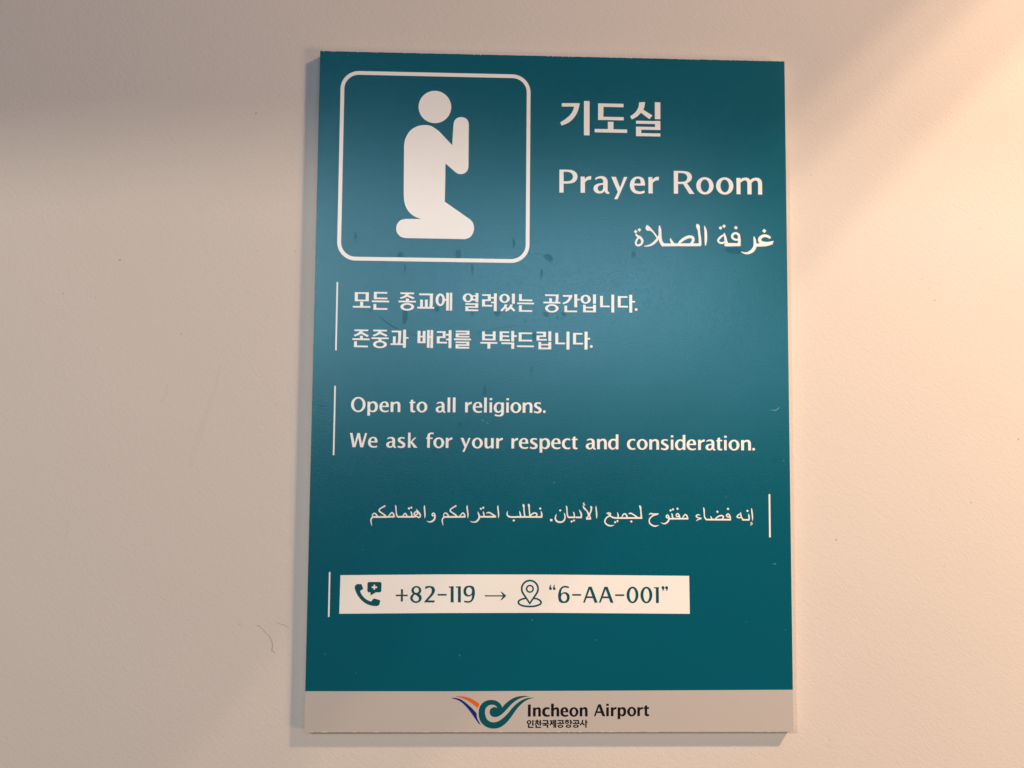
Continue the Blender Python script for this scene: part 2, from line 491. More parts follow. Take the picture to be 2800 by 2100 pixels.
DATA = {
  'korean_heading': [
    'P 4.99,180.08 16.47,180.32 16,177.96~ 14.66,173.79~ 12.11,169.95~ 8.75,167.13~ 4.85,165.53 4.03,167.51 7.39,169.85~ 10.42,172.67~ 12.23,175.81~ 12.76,178.03 5,177.87',
    'R 19.13,159.46,22.7,181.8',
    'R 28.17,178.25,44.41,180.47',
    'R 28.17,169.63,31.55,180.33',
    'R 28.18,169.69,44.54,171.76',
    'R 34.4,163.21,37.98,168.59',
    'R 26.03,161.56,46.7,163.77',
    'P 54.39,181.68 58.25,181.9 57.77,178.85~ 57.09,176.89 62.98,173.28 60.94,170.82 55.53,174.93 53.35,172.53~ 49.76,170.38 48.61,172.43 50.64,173.86~ 52.68,175.97~ 54.04,178.77~',
    'R 64.49,170.93,68.02,181.94',
    'R 52.4,167.7,67.99,169.63',
    'R 64.59,163.96,67.98,169.76',
    'R 52.39,163.84,67.98,165.77',
    'R 52.39,159.58,55.77,165.64',
    'R 52.38,159.63,67.96,161.63',
  ],
  'korean_text_line': [
    'R -123.6,55.8,-114.92,56.75',
    'R -123.56,51.09,-121.67,56.7',
    'R -116.8,51.19,-114.88,56.8',
    'R -123.51,51.14,-114.83,52.14',
    'R -120.19,47.9,-118.27,50.81',
    'R -124.66,47.07,-113.77,48.15',
    'R -111.73,56.05,-103.44,57.13',
    'R -111.78,52.51,-109.97,57.08',
    'R -111.74,52.55,-103.38,53.59',
    'R -112.86,50.64,-102.24,51.72',
    'R -111.89,45.94,-110.09,49.47',
    'R -111.87,45.91,-103.18,47.03',
    'R -95.31,55.99,-86.8,57.03',
    'P -91.93,56.19 -89.96,56.21 -90.48,55.29~ -91.9,53.9~ -94.96,52.9 -95.59,53.8 -93.55,54.58~ -92.33,55.55~',
    'P -90.69,55.45 -89.86,55.17 -86.47,53.85 -87.28,52.84 -91.29,54.45',
    'R -91.87,51.7,-89.9,53.2',
    'R -96.37,50.79,-85.61,51.83',
    'E -90.9,48,4.31,2.37',
    '-E -90.9,48,2.46,1.33',
    'R -83.62,55.45,-74.98,56.57',
    'P -77.05,56.4 -75.07,56.43 -75.1,52.68~ -75.14,49.76~ -75.37,48.09 -77.26,48.07 -76.96,50.57~ -76.93,53.9~',
    'R -82.96,48,-81.24,52.66',
    'R -80,48.04,-78.28,52.7',
    'R -84.69,47.04,-74.13,48.12',
    'E -70.49,52.74,2.88,3.96',
    '-E -70.41,52.66,1.24,2.75',
    'R -67.81,52.12,-66.58,53.29',
    'R -66.77,46.02,-65.04,57.22',
    'R -64.54,45.96,-63.06,57.25',
    'E -53.28,54.17,3.25,2.82',
    '-E -53.18,54.17,1.49,1.94',
    'R -50.44,55.04,-48.27,55.85',
    'R -50.42,52.54,-48.25,53.54',
    'R -48.54,51.5,-46.75,57.26',
    'R -54.81,49.8,-46.77,50.77',
    'R -48.61,48.06,-46.76,50.81',
    'R -54.79,47.92,-46.75,48.86',
    'R -54.78,45.85,-52.98,48.82',
    'R -54.76,45.89,-46.72,46.89',
    'R -44.41,55.59,-38.99,56.59',
    'R -40.83,52.39,-38.97,56.61',
    'R -44.38,52.36,-38.95,53.36',
    'R -44.42,48.87,-42.62,53.34',
    'R -44.4,48.9,-37.99,49.93',
    'R -38.75,53.98,-36.95,54.92',
    'R -38.72,51.01,-36.93,51.95',
    'R -37.05,46.03,-35.25,57.23',
    'E -30.38,54.15,3.29,2.88',
    '-E -30.38,54.15,1.55,1.94',
    'R -25.78,50.88,-23.92,57.27',
    'P -30.41,50.33 -28.61,50.35 -29,49.1~ -30.38,47.36~ -32.16,45.83 -32.95,46.76 -31.32,48.28~ -30.55,49.39~',
    'P -29.31,48.78 -28.21,47.95 -28.98,46.91 -30.08,47.99',
    'P -26.93,50.38 -25.13,50.4 -25.59,49.14~ -26.97,47.25~ -29.37,45.75 -30.13,46.58 -28.22,48.17~ -27.14,49.44~',
    'P -25.74,48.92 -23.55,46.83 -24.54,45.87 -26.66,48.03',
    'R -21.32,52.57,-19.58,57.02',
    'R -21.3,52.61,-12.92,53.62',
    'R -22.34,50.67,-11.85,51.67',
    'R -21.33,45.87,-19.59,49.9',
    'R -21.32,45.91,-12.94,46.91',
    'R -4.97,56.07,3.5,57.08',
    'P 1.69,56.89 3.49,56.92 3.38,54.09~ 2.99,52.39 1.46,52.37 1.76,54.38~',
    'R -2.4,52.14,-0.66,54.65',
    'R -6.04,51.37,4.58,52.4',
    'E -0.7,48.3,4.23,2.63',
    '-E -0.7,48.3,2.49,1.66',
    'P 6.16,56.8 12.15,56.89 11.84,55.47~ 10.91,53.73~ 9.52,52.14~ 6.41,50.9 5.87,51.71 7.96,52.74~ 9.35,54.18~ 10.06,55.82 6.17,55.76',
    'R 13.32,49.22,15.19,57.39',
    'R 15.18,53.58,16.68,54.55',
    'R 7.17,46,8.85,50.08',
    'R 7.17,46.05,15.14,47.05',
    'E 20.45,54.33,3.25,2.83',
    '-E 20.45,54.33,1.5,1.88',
    'R 25.1,51.52,26.98,57.46',
    'R 18.88,46.1,20.59,50.78',
    'R 25.18,46.19,26.99,50.86',
    'R 18.88,48.65,26.99,49.6',
    'R 18.88,46.15,26.99,47.15',
    'R 29.57,49.45,31.35,56.61',
    'R 29.58,49.48,35.73,50.48',
    'R 36.66,46.19,38.48,57.47',
    'R 40.73,55.6,46.74,56.61',
    'R 40.73,49.41,42.54,56.58',
    'R 40.73,49.45,47.07,50.51',
    'R 47.98,46.25,49.8,57.57',
    'R 49.8,52.68,51.55,53.66',
    'E 52.3,48.24,0.88,0.88',
  ],
  'korean_text_line_2': [
    'R -123.38,32.41,-114.81,33.41',
    'P -119.99,32.57 -118.15,32.59 -118.54,31.68~ -119.94,30.29~ -123.06,29.06 -123.73,29.96 -121.59,30.89~ -120.38,31.94~',
    'P -118.75,31.96 -114.42,29.75 -115.3,28.78 -119.55,30.84',
    'R -119.87,27.62,-118.07,29.48',
    'R -124.5,26.79,-113.88,27.87',
    'R -123.46,22.42,-121.66,26.01',
    'R -123.43,22.34,-114.86,23.41',
    'R -111.78,32.4,-103.27,33.43',
    'P -108.34,32.55 -106.46,32.58 -106.85,31.66~ -108.26,30.32~ -111.38,29.12 -112.09,30.02 -109.86,30.96~ -108.7,31.97~',
    'P -107.06,31.99 -102.81,30.06 -103.7,29.14 -107.86,30.82',
    'R -112.75,27.6,-102.13,28.59',
    'R -108.48,25.91,-106.52,27.77',
    'E -107.45,24.26,4.29,2.35',
    '-E -107.45,24.26,2.45,1.36',
    'R -100.32,31.95,-94.42,32.98',
    'P -96.39,32.87 -94.43,32.9 -94.45,29.59~ -94.62,27.1~ -94.79,24.83 -96.5,24.81 -96.22,27.5~ -96.19,30.39~',
    'R -99.49,24.78,-97.77,29.37',
    'R -100.92,24.02,-92.45,25.01',
    'R -93.2,22.38,-91.4,33.67',
    'R -91.49,28.06,-89.85,28.97',
    'R -84.25,25.38,-82.44,33.04',
    'R -81.09,25.42,-79.33,33',
    'R -84.25,29.04,-79.33,29.95',
    'R -84.2,25.4,-79.28,26.36',
    'R -78.37,22.52,-76.73,33.61',
    'R -76.19,22.38,-74.59,33.64',
    'R -76.91,28.74,-76,29.73',
    'R -72.27,31.98,-66.93,32.97',
    'R -68.64,28.77,-66.91,32.99',
    'R -72.23,28.74,-66.89,29.74',
    'R -72.29,25.33,-70.48,29.71',
    'R -72.26,25.35,-65.94,26.39',
    'R -66.58,30.28,-64.86,31.36',
    'R -66.54,27.38,-64.82,28.38',
    'R -64.99,22.44,-63.18,33.7',
    'R -60.61,32.48,-52.05,33.47',
    'R -53.85,30.94,-52.04,33.52',
    'R -60.59,30.82,-52.03,31.81',
    'R -60.58,29.28,-58.77,31.77',
    'R -60.57,29.24,-52.01,30.16',
    'R -61.62,27.5,-51.05,28.58',
    'R -60.61,25.68,-52.06,26.67',
    'R -53.86,24.07,-52.05,26.72',
    'R -60.59,23.98,-52.04,24.98',
    'R -60.58,22.33,-58.77,24.93',
    'R -60.57,22.29,-52.1,23.36',
    'R -44.15,27.61,-42.42,33.21',
    'R -37.5,27.69,-35.74,33.29',
    'R -44.15,30.38,-35.75,31.32',
    'R -44.12,27.65,-35.72,28.64',
    'R -45.18,25.53,-34.65,26.59',
    'R -40.81,22.43,-38.96,25.72',
    'R -33.26,32.38,-27.32,33.37',
    'R -33.24,27.31,-31.41,33.35',
    'R -33.24,29.89,-27.36,30.88',
    'R -33.21,27.34,-26.81,28.33',
    'R -26,27.06,-24.2,33.75',
    'R -24.36,30.03,-22.5,31',
    'R -32.11,25.43,-24.1,26.43',
    'R -25.92,22.48,-24.09,26.47',
    'R -21.34,31.86,-12.97,32.86',
    'R -21.32,27.21,-19.52,32.82',
    'R -21.3,27.25,-12.94,28.31',
    'R -22.39,23.67,-11.86,24.7',
    'R -10.19,32.42,-4.3,33.42',
    'R -6.09,30.27,-4.29,33.45',
    'R -10.18,30.18,-4.29,31.18',
    'R -10.17,27.91,-8.4,31.15',
    'R -10.16,27.94,-3.84,28.93',
    'R -2.83,27.69,-1.03,33.74',
    'R -9,22.44,-7.26,26.99',
    'R -2.8,22.52,-1,27.07',
    'R -9,24.91,-1,25.84',
    'R -8.99,22.48,-0.99,23.54',
    'R 1.56,25.75,3.36,32.89',
    'R 1.57,25.78,7.69,26.77',
    'R 8.55,22.47,10.41,33.76',
    'R 12.63,31.97,18.48,32.97',
    'R 12.64,25.76,14.48,32.94',
    'R 12.66,25.79,18.96,26.79',
    'R 19.86,22.61,21.73,33.85',
    'R 21.57,28.93,23.34,29.93',
    'E 24.13,24.55,0.87,0.87',
  ],
  'arabic_heading': [
    'V 137.88,95.36,1.619 135.52,96.54,1.748 133.15,96.37,1.868 131.44,95.11,1.996 131.08,93.41,2.116 132.42,92.27,1.868 135.47,91.91,1.500 138.18,92.36,1.371 140.02,93.21,0.497',
    'V 139.4,92.11,1.500 135.46,90.96,1.996 131.39,90.69,2.116 128.34,90.44,1.868',
    'D 134.07,99.72,1.36',
    'V 127.39,96.07,0.497 127.78,94.37,1.371 128.02,91.66,1.868 127.86,89.27,2.116 126.28,86.87,2.116 123.56,85.33,1.490 121.19,85.3,0.994 119.17,86.08,0.377',
    'D 115.94,101.46,1.29',
    'V 115.91,98.13,1.371 114,97.21,1.490 113.51,95.37,1.490 114.85,94.03,1.371 116.88,93.79,1.242 117.9,94.89,1.490 117.59,96.93,1.619 115.91,98.13,1.371',
    'V 117.72,97.27,1.371 118.09,93.54,1.739 117.72,90.27,1.739',
    'V 118.67,90.62,1.868 115.16,90.57,1.987 111.11,90.5,2.116 109.08,90.47,2.116',
    'D 106.13,101.16,1.22',
    'D 108.37,102.36,1.22',
    'V 108.33,98,0.626 108.99,95.43,1.490 109.5,92.72,1.739 110.43,90.42,1.739',
    'V 108.12,96.77,0.874 106.08,95.24,1.371 104.51,93.18,1.242 105.58,91.63,1.242 107.74,91.67,1.242 109.44,92.72,0.994',
    'V 95.8,102.29,0.497 96.46,99.64,1.490 96.7,95.91,1.739 96.61,92.51,1.490 96.39,89.52,0.497',
    'V 91.08,103.3,0.616 91.62,102.22,2.236 91.88,101.13,2.236 92.21,99.78,1.490 92.53,97.2,1.490 92.91,93.81,1.610 93.02,90.14,1.739',
    'V 93.56,90.15,1.739 89.52,90.09,1.858 84.13,90,1.858 77.4,89.89,1.730',
    'V 79.08,90.19,0.994 80.44,91.91,1.610 83.14,93.99,1.858 86.18,95.19,1.858 88.33,94.55,1.858 88.52,92.51,1.739 87.16,90.66,1.362',
    'V 74.05,94.04,0.497 74.72,92.15,1.481 76.06,90.28,1.730 78.07,89.9,1.730',
    'V 78.07,89.83,1.730 72.02,89.74,1.858 68.66,89.75,2.107',
    'V 67.15,102.08,0.497 67.48,99.5,1.730 67.6,95.43,1.858 67.99,92.04,2.107 69.2,90.03,2.107',
    'P 58.27,100.03 58.95,102.08~ 60.29,101.76~ 62.3,99.75~ 64.31,97.28~ 66.99,93.38 65.85,93.5~ 62.97,97.39~ 60.95,98.58~ 59.27,98.69~',
    'V 57.57,88.62,0.497 61.27,89.36,1.233 64.29,91.44,1.610 66.66,94.6,1.481 67.34,96.78,1.242',
    'D 52.08,97.89,1.21',
    'D 54.44,99.08,1.21',
    'V 52.21,96.4,0.865 53.09,95.19,1.362 54.9,94.2,1.610 56.24,92.19,1.610 55.56,89.95,1.362 53.55,89.1,1.362 52.2,90.1,1.233 52.54,92.13,1.233 54.02,94.39,1.113',
  ],
  'arabic_text_line': [
    'V -110.38,-87.42,0.206 -110.82,-85.41,0.628 -110.97,-83.8,0.765 -110.39,-82.59,0.834 -109.19,-81.98,0.903 -108.19,-81.94,0.834',
    'V -110.42,-80.91,0.344 -109.63,-80.1,0.697 -108.63,-79.85,0.765 -107.73,-80.65,0.834 -106.98,-81.69,0.903',
    'V -110.42,-80.91,0.344 -110.01,-81.63,0.628 -109.59,-82.11,0.765',
    'V -109.19,-82.1,0.972 -105.36,-82.04,1.041 -101.73,-81.98,1.041 -99.72,-81.88,0.972 -96.69,-81.87,0.972',
    'V -102.34,-75.22,0.903 -104.26,-76.2,0.765 -105.93,-77.42,0.765 -105.99,-78.46,0.834 -104.6,-79.54,0.834 -102.97,-80.62,0.903 -101.94,-81.74,0.972',
    'V -100.33,-81.53,0.559 -99.34,-80.31,0.765 -98.35,-79.3,0.697 -97.53,-79.9,0.834 -97.11,-80.9,0.903 -96.69,-81.87,0.834',
    'V -96.28,-74.69,0.275 -95.94,-75.86,0.765 -95.74,-78.08,0.697 -95.38,-80.49,0.765 -94.79,-81.85,0.972',
    'V -94.79,-81.89,0.972 -92.05,-81.84,1.041 -88.81,-81.82,1.041 -84.37,-81.79,0.972',
    'V -91.73,-81.47,0.490 -90.86,-80.26,0.697 -90.14,-79.73,0.697 -89.48,-80.37,0.765 -89.02,-81.57,0.834',
    'V -86.85,-78.5,0.275 -86.43,-79.22,0.765 -86.08,-80.63,0.834 -85.91,-81.64,0.834',
    'D -87.88,-76.77,0.81',
    'D -86.48,-76.24,0.77',
    'V -83.43,-77.19,0.421 -82.4,-78.59,0.903 -81.16,-80.2,0.972 -80.9,-81.4,0.834 -81.73,-82.21,0.765 -83.16,-81.54,0.834 -84.37,-81.79,0.834',
    'V -83.69,-78.6,0.697 -84.6,-79.69,0.903 -84.38,-80.82,0.834 -83.18,-80.49,0.765 -82.46,-79.6,0.765 -83.61,-78.48,0.697',
    'V -78.41,-74.65,0.206 -78.47,-75.95,0.834 -78.23,-78.36,0.834 -78.03,-80.78,0.765 -78.21,-82.63,0.206',
    'V -72.87,-79.34,0.697 -73.59,-80.11,0.834 -73.38,-80.99,0.765 -72.4,-81.07,0.765 -72.13,-80.18,0.834 -72.87,-79.34,0.697',
    'V -72.34,-79.62,0.628 -71.92,-80.94,0.834 -71.98,-82.35,0.972 -72.69,-83.77,1.041 -74.21,-84.7,0.903 -75.63,-84.79,0.559 -76.85,-84.32,0.206',
    'V -33.23,-74.43,0.206 -33.42,-75.65,0.843 -33.11,-78.07,0.843 -32.89,-80.49,0.765 -33.11,-82.35,0.206',
    'V -40.3,-79.41,0.490 -39.2,-78.84,0.843 -37.78,-79.31,0.843 -36.14,-80.35,0.912 -34.59,-81.47,0.980',
    'V -34.5,-81.47,0.980 -37.76,-81.49,1.049 -41.82,-81.52,0.980 -44.66,-81.54,0.980',
    'V -42.46,-78.21,0.284 -42.13,-79.14,0.765 -41.83,-80.55,0.843 -41.62,-81.36,0.834',
    'D -43.78,-76.68,0.81',
    'D -42.36,-75.99,0.77',
    'V -45.59,-78.35,0.275 -45.25,-79.76,0.834 -44.75,-81.17,0.980 -45.13,-82.99,1.049 -46.46,-84.41,0.912 -47.88,-84.82,0.697 -49.3,-84.63,0.490 -50.32,-84.15,0.172',
    'V -52.13,-74.48,0.206 -52.32,-75.77,0.834 -52.01,-78.19,0.834 -51.66,-80.61,0.765 -51.88,-82.47,0.206',
    'V -56.84,-81.13,0.490 -55.64,-79.91,0.697 -54.84,-79.22,0.697 -54.02,-79.9,0.834 -53.51,-81.51,0.903',
    'V -53.27,-81.59,0.980 -58.05,-81.66,1.049 -62.11,-81.73,1.049 -65.75,-81.75,0.972',
    'V -58.87,-74.85,0.912 -60.76,-75.91,0.765 -62.45,-77.13,0.765 -62.52,-78.18,0.834 -61.12,-79.26,0.834 -59.49,-80.34,0.903 -58.46,-81.46,0.980',
    'V -66.86,-86.95,0.206 -67.29,-85.14,0.628 -67.43,-83.53,0.765 -66.84,-82.32,0.834 -65.63,-81.75,0.903',
    'V -66.86,-80.51,0.353 -66.06,-79.57,0.697 -65.05,-79.41,0.765 -64.15,-80.37,0.834 -63.41,-81.49,0.903',
    'V -66.86,-80.63,0.353 -66.45,-81.35,0.628 -65.96,-81.75,0.697',
    'V -27.24,-77.83,0.206 -27.63,-79.04,0.559 -27.54,-80.26,0.843 -26.52,-81.26,0.980 -24.68,-81.57,0.980 -21.43,-81.47,0.980',
    'V -21.83,-81.47,0.980 -14.1,-81.42,0.980 -5.94,-81.37,0.980',
    'D -23.53,-83.66,0.81',
    'V -20.11,-77.82,0.206 -19.74,-78.99,0.697 -19.4,-80.61,0.843 -19.19,-81.37,0.843',
    'V -17.9,-73.76,0.353 -17.57,-74.41,1.264 -17.4,-75.62,0.843 -17.22,-77.97,0.774 -16.96,-79.99,0.843 -16.74,-81.28,0.843',
    'V -14.64,-73.54,0.353 -14.31,-74.3,1.264 -14.13,-75.6,0.843 -13.96,-77.94,0.774 -13.7,-80.17,0.843 -13.61,-81.26,0.774',
    'V -13.49,-81.06,0.628 -12.48,-79.84,0.843 -11.05,-79.02,0.843 -9.62,-79.29,0.843 -9.29,-80.14,0.774 -10.02,-81.15,0.705',
    'V -6.86,-77.82,0.284 -6.44,-79.11,0.843 -6.27,-81.29,0.843',
    'D -7.28,-76.28,0.78',
    'P -1.16,-82.6 0.27,-82.59 0.27,-84 -1.15,-84.01',
    'V 2.74,-79.54,0.215 2.22,-81.08,0.774 2.15,-82.7,0.912 3.25,-84.1,1.049 5.5,-84.49,0.980 7.33,-83.55,0.912 8.02,-81.85,0.843 7.93,-80.03,0.636 7.44,-78.82,0.284',
    'D 5.06,-77.33,0.78',
    'V 8.73,-74.35,0.284 9.06,-75.44,0.843 9.23,-77.39,0.705 9.44,-79.82,0.774 10.06,-81.43,0.912',
    'V 9.98,-81.51,0.980 14.48,-81.49,0.980',
    'V 13.08,-78.09,0.215 13.57,-78.98,0.705 13.91,-81.49,0.774',
    'D 12.16,-84.05,0.78',
    'D 13.58,-83.43,0.74',
    'V 16.71,-76.85,0.215 17.54,-78.14,0.843 18.15,-79.76,0.989 17.95,-81.38,0.912',
    'V 18.44,-81.5,0.989 16.32,-81.51,0.980 14.89,-81.52,0.980',
    'P 18.96,-75.09 19.37,-74.48~ 20.19,-75.37~ 21.63,-77.1~ 22.86,-78.92~ 24.17,-81.75 24.18,-82.76 21.11,-82.9 21.02,-81.77 22.25,-80.46 21.22,-77.72~ 19.78,-76.51~',
    'P 23.59,-75.27 23.87,-74.29 25.1,-75.26 24.78,-75.87~ 24.62,-77.29~ 23.47,-80.33 21.43,-82.25 21.11,-82.17 22.86,-79.53 23.67,-77.29~ 23.88,-75.87~',
    '-P 22.82,-80.74 23.31,-81.75 22.09,-81.92',
    'V 20.26,-72.77,0.215 19.45,-72.7,0.421 19.37,-73.35,0.421 20.39,-73.75,0.353',
    'V 20.51,-73.75,0.284 19.78,-74.07,0.421 18.96,-74.49,0.215',
    'V 27.23,-74.43,0.215 27.23,-75.85,0.774 27.48,-78.08,0.843 27.65,-80.51,0.774 27.49,-82.21,0.215',
    'V 33.71,-79.01,0.490 34.94,-78.68,0.843 36.25,-79,0.705 35.76,-79.89,0.920 34.61,-79.74,0.705',
    'V 36.38,-80.37,0.490 34.12,-81.28,0.843 32.9,-82.91,0.843 32.82,-84.53,0.843 34.13,-85.94,0.912 36.17,-86.53,0.843 38.43,-86.12,0.215',
    'V 35.76,-80.26,0.774 37.4,-81.34,0.920 39.86,-81.73,0.989 48.07,-81.68,0.989 55.87,-81.63,0.989',
    'V 40.4,-78.32,0.215 40.76,-79.21,0.705 41.01,-81.44,0.843',
    'D 39.04,-84.33,0.78',
    'D 40.48,-83.59,0.74',
    'V 43.14,-81.22,0.490 43.96,-79.76,0.774 44.99,-79.1,0.774 46.02,-79.91,0.843 46.63,-81.53,0.843',
    'V 47.45,-79.25,0.421 48.48,-78.76,0.851 49.92,-79.31,0.774 51.76,-80.52,0.851 52.99,-81.49,0.851',
    'D 49.09,-83.82,0.78',
    'V 54.16,-73.97,0.284 54.65,-74.86,1.204 54.97,-76.68,0.774 55.13,-78.71,0.851 55.37,-81.55,0.989',
    'V 60.12,-79.65,0.353 61.07,-78.84,0.774 62.71,-79.15,0.774 66,-79.05,0.636',
    'V 65.38,-79.38,0.499 62.71,-80.08,0.774 60.86,-81.52,0.774 60.19,-83.14,0.705 60.64,-84.97,0.851 62.28,-86.17,0.920 64.13,-86.57,0.851 66.18,-85.95,0.215',
    'V 71.56,-79.58,0.705 70.81,-80.36,0.783 71.01,-81.21,0.783 71.96,-81.37,0.783 72.29,-80.47,0.851 71.56,-79.58,0.705',
    'V 72.09,-79.9,0.636 72.49,-81.24,0.851 72.37,-82.66,0.989 71.45,-84.09,0.989 69.89,-85.03,0.774 68.65,-84.92,0.499 67.42,-84.32,0.181',
    'V 72.16,-82.01,0.920 77.72,-81.9,0.989 84.31,-81.86,0.989',
    'V 74.03,-78.51,0.215 74.44,-79.4,0.783 74.76,-81.59,0.851',
    'D 73.5,-76.89,0.82',
    'D 74.95,-76.23,0.78',
    'V 77.94,-78.65,0.636 77.07,-79.38,0.783 77.19,-80.36,0.705 78.26,-80.6,0.705 78.8,-79.78,0.783 77.94,-78.65,0.636',
    'V 78.76,-79.37,0.636 79.04,-80.59,0.851 79.04,-81.81,0.783',
    'D 77.83,-75.8,0.82',
    'V 80.93,-81.39,0.499 81.85,-80,0.705 82.68,-79.35,0.705 83.58,-80.07,0.851 84.39,-82.18,0.636',
    'V 91.95,-79.61,0.353 90.3,-79.46,0.705 89.47,-80.32,0.783 90.5,-81.25,0.705 92.76,-81.52,0.568',
    'V 92.76,-81.8,0.421 90.7,-82.35,0.636 89.45,-83.29,0.215',
    'V 93.96,-74.88,0.284 94.33,-76.02,0.851 94.48,-78.46,0.714 94.71,-80.9,0.783 95.65,-82.19,0.920',
    'V 95.44,-82.36,0.920 103.28,-82.35,0.998 111.13,-82.3,0.998',
    'V 98.34,-80.14,0.215 98.83,-81.08,0.714 99.36,-82.09,0.783',
    'V 101.22,-82.16,0.568 102.47,-80.93,0.783 104.13,-80.02,0.851 105.78,-79.93,0.851 106.39,-80.74,0.851 105.76,-82.05,0.714',
    'D 102.7,-77.51,0.78',
    'V 109.43,-78.65,0.636 108.43,-79.47,0.783 108.67,-80.4,0.714 109.74,-80.64,0.714 110.33,-79.78,0.783 109.43,-78.65,0.636',
    'V 110.25,-79.37,0.636 110.65,-80.8,0.851 110.72,-82.3,0.851',
    'D 109.33,-75.71,0.83',
    'V 117.25,-77.58,0.215 117.36,-79.13,0.714 117.68,-80.75,0.783 118.66,-82.21,0.851',
    'V 117.12,-78.52,0.430 115.7,-79.46,0.783 114.95,-80.57,0.714 115.9,-81.09,0.714 117.68,-80.83,0.568',
    'V 118.16,-82.38,0.851 122.71,-82.35,0.929',
    'V 122.04,-78.61,0.215 122.4,-79.91,0.851 122.54,-82.19,0.851',
    'D 121.52,-76.86,0.79',
    'V 124.11,-75.09,0.215 124.22,-76.64,0.783 124.48,-79.08,0.851 124.63,-81.12,0.714 124.52,-82.83,0.215',
    'V 124.68,-83.97,0.215 123.73,-83.97,0.396 123.6,-84.62,0.396 124.67,-84.86,0.353',
    'V 124.75,-84.86,0.284 123.92,-85.19,0.396 123.09,-85.77,0.215',
  ],
  'hotline_digits': [
    'R -95,-129.79,-87.78,-128.95',
    'R -91.91,-132.96,-90.75,-125.65',
    'E -82.6,-126.33,2.98,2.63',
    'E -82.77,-130.91,3.46,2.94',
    '-E -82.6,-126.17,1.57,1.63',
    '-P -82.8,-129.12 -81.42,-130.07~ -80.91,-131.42~ -81.5,-132.53~ -82.74,-132.9~ -84.11,-132.38~ -84.77,-131.23~ -84.47,-129.92~ -83.68,-128.88~',
    'P -77.28,-124.16 -77.1,-125.51 -76.18,-124.95~ -74.78,-124.55~ -73.56,-125.02~ -73.18,-126.42~ -73.92,-128.61~ -77.59,-133 -77.59,-133.48 -71.48,-133.45 -71.49,-132.34 -75.51,-132.35 -72.5,-129~ -71.4,-127.01~ -71.34,-126.01~ -71.96,-124.42~ -73.78,-123.71~ -75.8,-123.68~',
    'R -69.61,-129.38,-64.21,-128.42',
    'P -62.9,-124.5 -62.9,-123.94 -60,-123.69 -59.88,-133.42 -61.58,-133.42 -61.69,-124.58',
    'P -58.46,-124.49 -58.47,-123.93 -55.61,-123.68 -55.49,-133.4 -57.14,-133.41 -57.25,-124.56',
    'P -53.43,-132.36 -53.3,-133.25 -52.15,-133.55~ -50.64,-133.6~ -48.98,-133~ -47.64,-131.2~ -47,-128.51~ -47.09,-126.12~ -47.65,-124.32~ -48.93,-123.49~ -50.6,-123.38~ -52.41,-123.74~ -53.61,-125.1~ -53.89,-126.74~ -53.48,-128.53~ -52.35,-129.58~ -50.98,-129.87~ -49.62,-129.57~ -48.63,-128.82 -48.71,-130.31~ -49.29,-131.96~ -50.5,-132.65~ -52.01,-132.59~',
    '-E -50.5,-126.67,1.85,2.39',
  ],
  'arrow': [
    'R -40.76,-129.75,-29.48,-129.1',
    'P -31.08,-126.96 -30.66,-126.89 -27.78,-129.4 -30.61,-131.98 -31.1,-131.86 -29.78,-129.74 -29.79,-129.08',
  ],
  'location_code': [
    'E -0.71,-124.92,0.79,0.81',
    'P -1.5,-124.75 -1.11,-123.39~ -0.6,-122.52 -0.35,-122.7 -0.56,-123.84~ -0.49,-124.59',
    'E 1.61,-124.91,0.79,0.81',
    'P 0.82,-124.74 1.21,-123.38~ 1.66,-122.51 1.9,-122.69 1.7,-123.83~ 1.79,-124.58',
    'P 10.63,-124.55 10.5,-123.65 9.34,-123.35~ 7.82,-123.3~ 6.14,-123.91~ 4.78,-125.71~ 4.12,-128.42~ 4.19,-130.81~ 4.75,-132.61~ 6.03,-133.44~ 7.71,-133.56~ 9.53,-133.19~ 10.74,-131.84~ 11.04,-130.19~ 10.64,-128.39~ 9.51,-127.35~ 8.14,-127.05~ 6.77,-127.36~ 5.76,-128.11 5.85,-126.61~ 6.45,-124.96~ 7.67,-124.26~ 9.19,-124.31~',
    '-E 7.63,-130.26,1.86,2.4',
    'R 12.69,-129.12,18.09,-128.2',
    'P 19.41,-133.27 22.76,-123.69 24.59,-123.68 28.27,-133.36 26.48,-133.37 25.42,-130.53 21.43,-130.54 20.42,-133.27',
    '-P 21.8,-129.54 23.46,-125.13 25.09,-129.53',
    'P 29.13,-133.24 32.5,-123.69 34.37,-123.69 38.04,-133.33 36.25,-133.33 35.19,-130.58 31.2,-130.59 30.14,-133.23',
    '-P 31.56,-129.59 33.23,-125.17 34.86,-129.58',
    'R 39.18,-129.19,44.69,-128.27',
    'E 49.79,-128.56,3.59,5.01',
    '-E 49.79,-128.6,1.92,4.05',
    'E 58.36,-128.57,3.59,5.01',
    '-E 58.36,-128.61,1.92,4.05',
    'P 62.95,-124.38 62.95,-123.94 65.94,-123.76 65.98,-133.39 64.31,-133.4 64.26,-124.65 63.97,-124.41~',
    'E 68.59,-124.08,0.86,0.88',
    'P 69.41,-124.15 69.24,-125.08~ 68.59,-126.12 68.26,-126 68.59,-125.08~ 68.47,-124.48',
    'E 70.84,-124.07,0.86,0.88',
    'P 71.66,-124.14 71.49,-125.07~ 70.84,-126.12 70.51,-126 70.84,-125.07~ 70.72,-124.47',
  ],
  'telephone_icon': [
